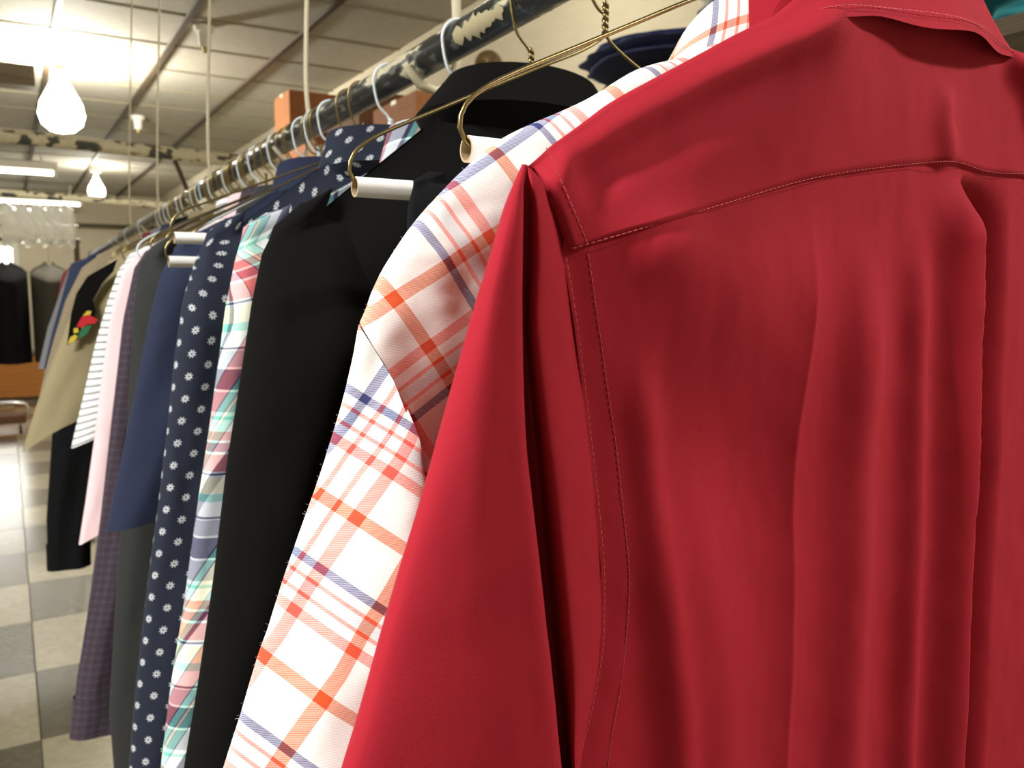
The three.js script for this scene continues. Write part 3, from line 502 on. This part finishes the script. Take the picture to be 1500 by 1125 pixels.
garment({ name: 'print_shirt', label: 'navy shirt printed with small white flowers', cat: 'shirt', z: -0.945, mat: M.flower, edge: [[303, 345], [285, 385], [268, 440], [256, 520], [246, 620], [232, 740], [217, 850], [203, 970], [194, 1060], [189, 1125], [186, 1250]], sleeveHem: EYE - 0.6, st: 0.024, neck: 0.158, cuff: true });
garment({ name: 'polo_shirt', label: 'plain navy blue short sleeved shirt', cat: 'shirt', z: -1.15, mat: M.navy, edge: [[256, 366], [236, 400], [218, 470], [196, 580], [175, 680], [155, 765]], sw: 0.085, st: 0.03, hem: 0.86, neck: 0.15, hemTilt: -0.15 });
garment({ name: 'suit_jacket', label: 'charcoal grey jacket between the navy shirt and the purple check', cat: 'jacket', z: -1.27, mat: M.charcoal, edge: [[222, 364], [205, 385], [196, 450], [190, 560], [180, 720], [168, 900], [160, 1040], [166, 1120], [172, 1200]], sleeveHem: EYE - 0.68, st: 0.03, round: 2, collar: 'lapel', hem: 0.74 });
garment({ name: 'check_shirt', label: 'dark purple shirt in a fine grid check', cat: 'shirt', z: -1.36, mat: M.purple, edge: [[212, 372], [197, 390], [180, 470], [165, 600], [147, 760], [128, 900], [112, 1000], [104, 1080]], st: 0.022, sw: 0.06, hem: 0.76, cuff: true });
garment({ name: 'polo_shirt', label: 'pale pink short sleeved shirt with fine ribs', cat: 'shirt', z: -1.45, mat: M.pink, edge: [[196, 378], [180, 396], [164, 450], [150, 540], [137, 640], [124, 720], [114, 772]], st: 0.022, sw: 0.07, hem: 0.86, hemTilt: -0.5 });
garment({ name: 'striped_shirt', label: 'white short sleeved shirt with grey stripes', cat: 'shirt', z: -1.54, mat: M.bars, edge: [[190, 376], [174, 395], [158, 440], [140, 500], [122, 570], [103, 635]], st: 0.024, sw: 0.075, hem: 0.86, hemTilt: -0.4 });
{ const g = garment({ name: 'uniform_shirt', label: 'khaki short sleeved uniform shirt with black shoulder emblem', cat: 'shirt', z: -1.66, mat: M.khaki, edge: [[160, 384], [140, 398], [112, 440], [86, 500], [58, 560], [30, 622]], st: 0.032, sw: 0.095, hem: 0.72, hemTilt: -0.62, T: 0.03 });
  // black shoulder patch with an embroidered emblem, lying on the camera side of the sleeve
  const patch = (pts, dz) => { const s = new THREE.Shape(); pts.forEach(([u, v], i) => { const p = at(u, v, -1.62); i ? s.lineTo(p.x, p.y) : s.moveTo(p.x, p.y); }); const e = new THREE.ExtrudeGeometry(s, { depth: 0.0016, bevelEnabled: false, steps: 1 }); e.translate(0, 0, -1.622 + dz); return e; };
  const pm = part('shoulder_patch', patch([[172, 380], [150, 392], [128, 405], [112, 430], [104, 460], [98, 506], [118, 494], [134, 474], [141, 458], [136, 440], [150, 415], [166, 398]], 0), M.black, g); pm.userData.label = 'black shield patch with red, green and yellow emblem';
  part('emblem', patch([[112, 478], [120, 464], [132, 462], [143, 468], [139, 474], [128, 475], [120, 480]], 0.0017), M.scarlet, pm); part('emblem', patch([[114, 492], [120, 480], [130, 476], [134, 477], [128, 488], [118, 496]], 0.0017), M.leaf, pm);
  part('emblem', patch([[99, 504], [103, 494], [110, 490], [114, 493], [108, 500]], 0.0017), M.gold, pm); part('emblem', patch([[108, 488], [108, 481], [114, 480], [115, 487]], 0.0017), M.gold, pm); part('emblem', patch([[121, 463], [128, 455], [134, 456], [132, 461]], 0.0017), M.gold, pm); }
garment({ name: 'work_shirt', label: 'taupe grey brown shirt hanging behind the khaki uniform', cat: 'shirt', z: -1.80, mat: M.taupe, edge: [[142, 376], [120, 392], [96, 440], [78, 500], [62, 560], [52, 610]], st: 0.03, sw: 0.08, hem: 0.80 });
garment({ name: 'dress', label: 'long black garment with ragged lace hem below the khaki sleeve', cat: 'dress', z: -1.98, mat: M.black2, edge: [[136, 380], [118, 396], [104, 440], [90, 520], [76, 640], [68, 760], [70, 835]], st: 0.024, sw: 0.05, hem: 0.72, cuff: true });
garment({ name: 'blouse', label: 'slate blue blouse near the end of the row', cat: 'blouse', z: -2.16, mat: M.slate, edge: [[128, 378], [104, 386], [92, 430], [78, 480], [64, 540]], st: 0.024, hem: 0.9 });
garment({ name: 'shirt', label: 'light grey shirt behind the slate blue blouse', cat: 'shirt', z: -2.32, mat: M.grey, edge: [[116, 384], [100, 396], [84, 440], [70, 480], [56, 540]], st: 0.024, hem: 0.86 });
garment({ name: 'shirt', label: 'maroon shirt last in the row of clothes', cat: 'shirt', z: -2.48, mat: M.maroon, edge: [[108, 386], [92, 400], [84, 440], [74, 500]], st: 0.024, hem: 0.9 });

// ---------------------------------------------------------------- right wall shelves, boxes, bundles
single('wall_shelf', 'long plain shelf board carrying cardboard boxes', 'shelf', box(1.6, XR, 2.17, 2.2, -6.8, -3.2), M.darkWood);
single('wall_shelf', 'shelf board carrying bundles of dark laundry', 'shelf', box(1.46, XR, 1.93, 1.96, -2.75, -0.4), M.darkWood);
function carton(x0, x1, y0, h, z0, z1, label, mat = M.card) { const g = thing('cardboard_box', label, 'box', V((x0 + x1) / 2, y0, (z0 + z1) / 2)); part('carton', rbox(x0, x1, y0, y0 + h, z0, z1, 0.006), mat, g); part('tape', box(x0 - 0.001, x1 + 0.001, y0 + h - 0.02, y0 + h + 0.001, (z0 + z1) / 2 - 0.03, (z0 + z1) / 2 + 0.03), M.tape, g); return g; }
carton(1.7, 2.1, 2.2, 0.66, -6.1, -5.74, 'tall orange brown cardboard box by the straight pale rod');
carton(1.66, 2.1, 2.2, 0.36, -5.68, -5.1, 'low orange cardboard box behind the coated hooks');
carton(1.7, 2.1, 2.2, 0.40, -4.98, -4.45, 'brown cardboard box behind the bent pale rod', M.darkCard);
carton(1.72, 2.1, 2.2, 0.26, -4.3, -3.75, 'flat reddish cardboard box below the glass globe');
{ const c = V(1.86, EYE + 0.99, -3.3), g = thing('globe_lamp', 'clear glass globe bulb in a brown socket by the wall', 'lamp', c); part('globe', new THREE.SphereGeometry(0.062, 28, 20).translate(c.x, c.y, c.z), M.clearGlass, g); part('socket', cyl(V(c.x - 0.01, c.y - 0.02, c.z - 0.2), V(c.x, c.y, c.z - 0.055), 0.034, 0.026), M.socket, g); part('bracket', cyl(V(c.x, c.y - 0.03, c.z - 0.15), V(XR, c.y - 0.03, c.z - 0.15), 0.012), M.socket, g); part('filament_stem', cyl(V(c.x, c.y, c.z - 0.05), V(c.x, c.y, c.z + 0.02), 0.006), M.chrome, g); }
function bundle(x, y, z, rx, ry, rz, mat, label, k) { const s = new THREE.SphereGeometry(1, 60, 40), p = s.attributes.position; for (let i = 0; i < p.count; i++) { const a = V(p.getX(i), p.getY(i), p.getZ(i)), q = 1 + 0.34 * (fbm(a.x * 2.2 + k, a.y * 5 + a.z * 2, k) - 0.5) + 0.14 * Math.sin(a.y * 11 + 3 * a.x + k); p.setXYZ(i, x + rx * a.x * q, Math.max(y, y + ry + ry * a.y * q), z + rz * a.z * q); } s.computeVertexNormals(); const uv = s.attributes.uv; for (let i = 0; i < uv.count; i++) uv.setXY(i, uv.getX(i) * 0.6, uv.getY(i) * 0.3); return single('laundry_bundle', label, 'laundry', s, mat); }
bundle(1.74, 1.96, -2.42, 0.2, 0.075, 0.17, M.grey, 'grey folded laundry bundle behind the black jacket', 1);
bundle(1.68, 1.96, -1.96, 0.22, 0.07, 0.2, M.black2, 'black folded laundry bundle on the shelf behind the plaid shoulder', 2);
bundle(1.70, 2.145, -1.98, 0.2, 0.042, 0.24, M.indigo, 'navy folded laundry bundle lying on top of the black one', 3);
bundle(1.66, 1.96, -1.5, 0.2, 0.085, 0.17, M.slate, 'dark slate laundry bundle between the black and the pale bundles', 6);
bundle(1.68, 2.18, -1.5, 0.19, 0.03, 0.18, M.white, 'pale plastic wrapped laundry lying on the slate bundle', 7);
bundle(1.7, 1.96, -1.15, 0.2, 0.10, 0.12, M.grey, 'light grey laundry bundle beside the plaid collar', 4);
bundle(1.66, 1.96, -0.85, 0.17, 0.07, 0.11, M.teal, 'teal folded cloth on the shelf beside the red collar', 5);

// ---------------------------------------------------------------- rear of the shop
single('rear_rail', 'thin rear rail across the aisle with black coats', 'rail', cyl(V(-1.9, EYE + 0.33, -6), V(0.42, EYE + 0.33, -6), 0.014), M.darkWood);
for (const x of [-1.85, 0.4]) single('rail_post', x > 0 ? 'dark upright post at the end of the rear rail' : 'dark upright post at the hidden end of the rear rail', 'post', cyl(V(x, 0, -6), V(x, EYE + 0.34, -6), 0.016), M.darkWood);
for (let i = 0; i < 5; i++) { const x = 0.24 - 0.225 * i, g = thing('coat', i ? 'long black coat on the rear rail' : 'dark grey brown coat at the end of the rear rail', 'coat', V(x, 0.9, -6), i ? 'black coats on the rear rail' : undefined);
  const rows = []; for (let a = 0; a <= 30; a++) { const t = a / 30, r = []; for (let k = 0; k <= 40; k++) { const q = k / 40 * 6.2832, c = Math.cos(q), s = Math.sin(q), zz = -6 + (0.08 + 0.14 * smooth(0, 0.12, t)) * s, y = EYE + 0.2 - 0.3 * Math.abs(zz + 6) * (1 - t) - t * 0.62; r.push(V(x + (0.02 + 0.078 * smooth(0, 0.1, t)) * c * (1 + 0.13 * Math.sin(q * 5)), y, zz)); } rows.push(r); }
  part('coat_body', gridGeo(rows), !i ? M.umber : i % 2 ? M.black2 : M.black, g); part('hook', tube([V(x, EYE + 0.19, -6), V(x, EYE + 0.3, -6), V(x, EYE + 0.348, -5.985), V(x, EYE + 0.33, -5.97)], 0.003, 20, 6), M.chrome, g); }
{ // clear plastic garment wraps bunched over the rail farther forward
  for (let n = 0; n < 3; n++) { const x0 = -0.72 + n * 0.36, rows = []; for (let i = 0; i <= 40; i++) { const r = []; for (let k = 0; k <= 40; k++) { const a = k / 40 * 6.2832, t = i / 40; const q = 1 + 0.35 * (fbm(t * 7, a * 2, n) - 0.5) + 0.12 * Math.sin(t * 30 + 3 * a + n); r.push(V(x0 + t * 0.34, EYE + 0.36 + 0.105 * Math.sin(a) * q, -5.2 + 0.1 * Math.cos(a) * q)); } rows.push(r); } single('plastic_wrap', 'clear crumpled plastic garment wrap above the black coats', 'plastic', gridGeo(rows), M.film, 'plastic wraps above the coats'); }
  single('wrap_rail', 'thin rail holding clear plastic wraps', 'rail', cyl(V(-1.9, EYE + 0.36, -5.2), V(0.36, EYE + 0.36, -5.2), 0.012), M.chrome); }
{ const g = thing('wooden_counter', 'orange brown wooden counter below the black coats', 'counter', V(-0.7, 0, -13.8)); part('front_panel', rbox(-1.8, 0.40, 0.06, 0.64, -14.1, -13.5, 0.01), M.wood, g); part('counter_top', rbox(-1.85, 0.43, 0.64, 0.68, -14.15, -13.46, 0.01), M.darkWood, g); part('plinth', box(-1.78, 0.38, 0, 0.06, -14.08, -13.54), M.darkWood, g); }
{ const Z = -10.6, g = thing('metal_cart', 'low chrome cart in front of the wooden counter', 'cart', V(-0.1, 0, Z)); part('handle', tube([V(-0.4, 0.30, Z), V(0.06, 0.31, Z), V(0.13, 0.28, Z), V(0.13, 0.16, Z)], 0.022, 30, 10), M.chrome, g); part('tray', rbox(-0.5, 0.12, 0.1, 0.19, Z - 0.2, Z + 0.15, 0.02), M.darkCard, g); for (const x of [-0.44, 0.06]) for (const z of [Z - 0.16, Z + 0.1]) { part('wheel', cyl(V(x - 0.012, 0.04, z), V(x + 0.012, 0.04, z), 0.04, 0.04, 18), M.black, g); part('leg', cyl(V(x, 0.05, z), V(x, 0.12, z), 0.01), M.chrome, g); } }
renderer.render(scene, camera);
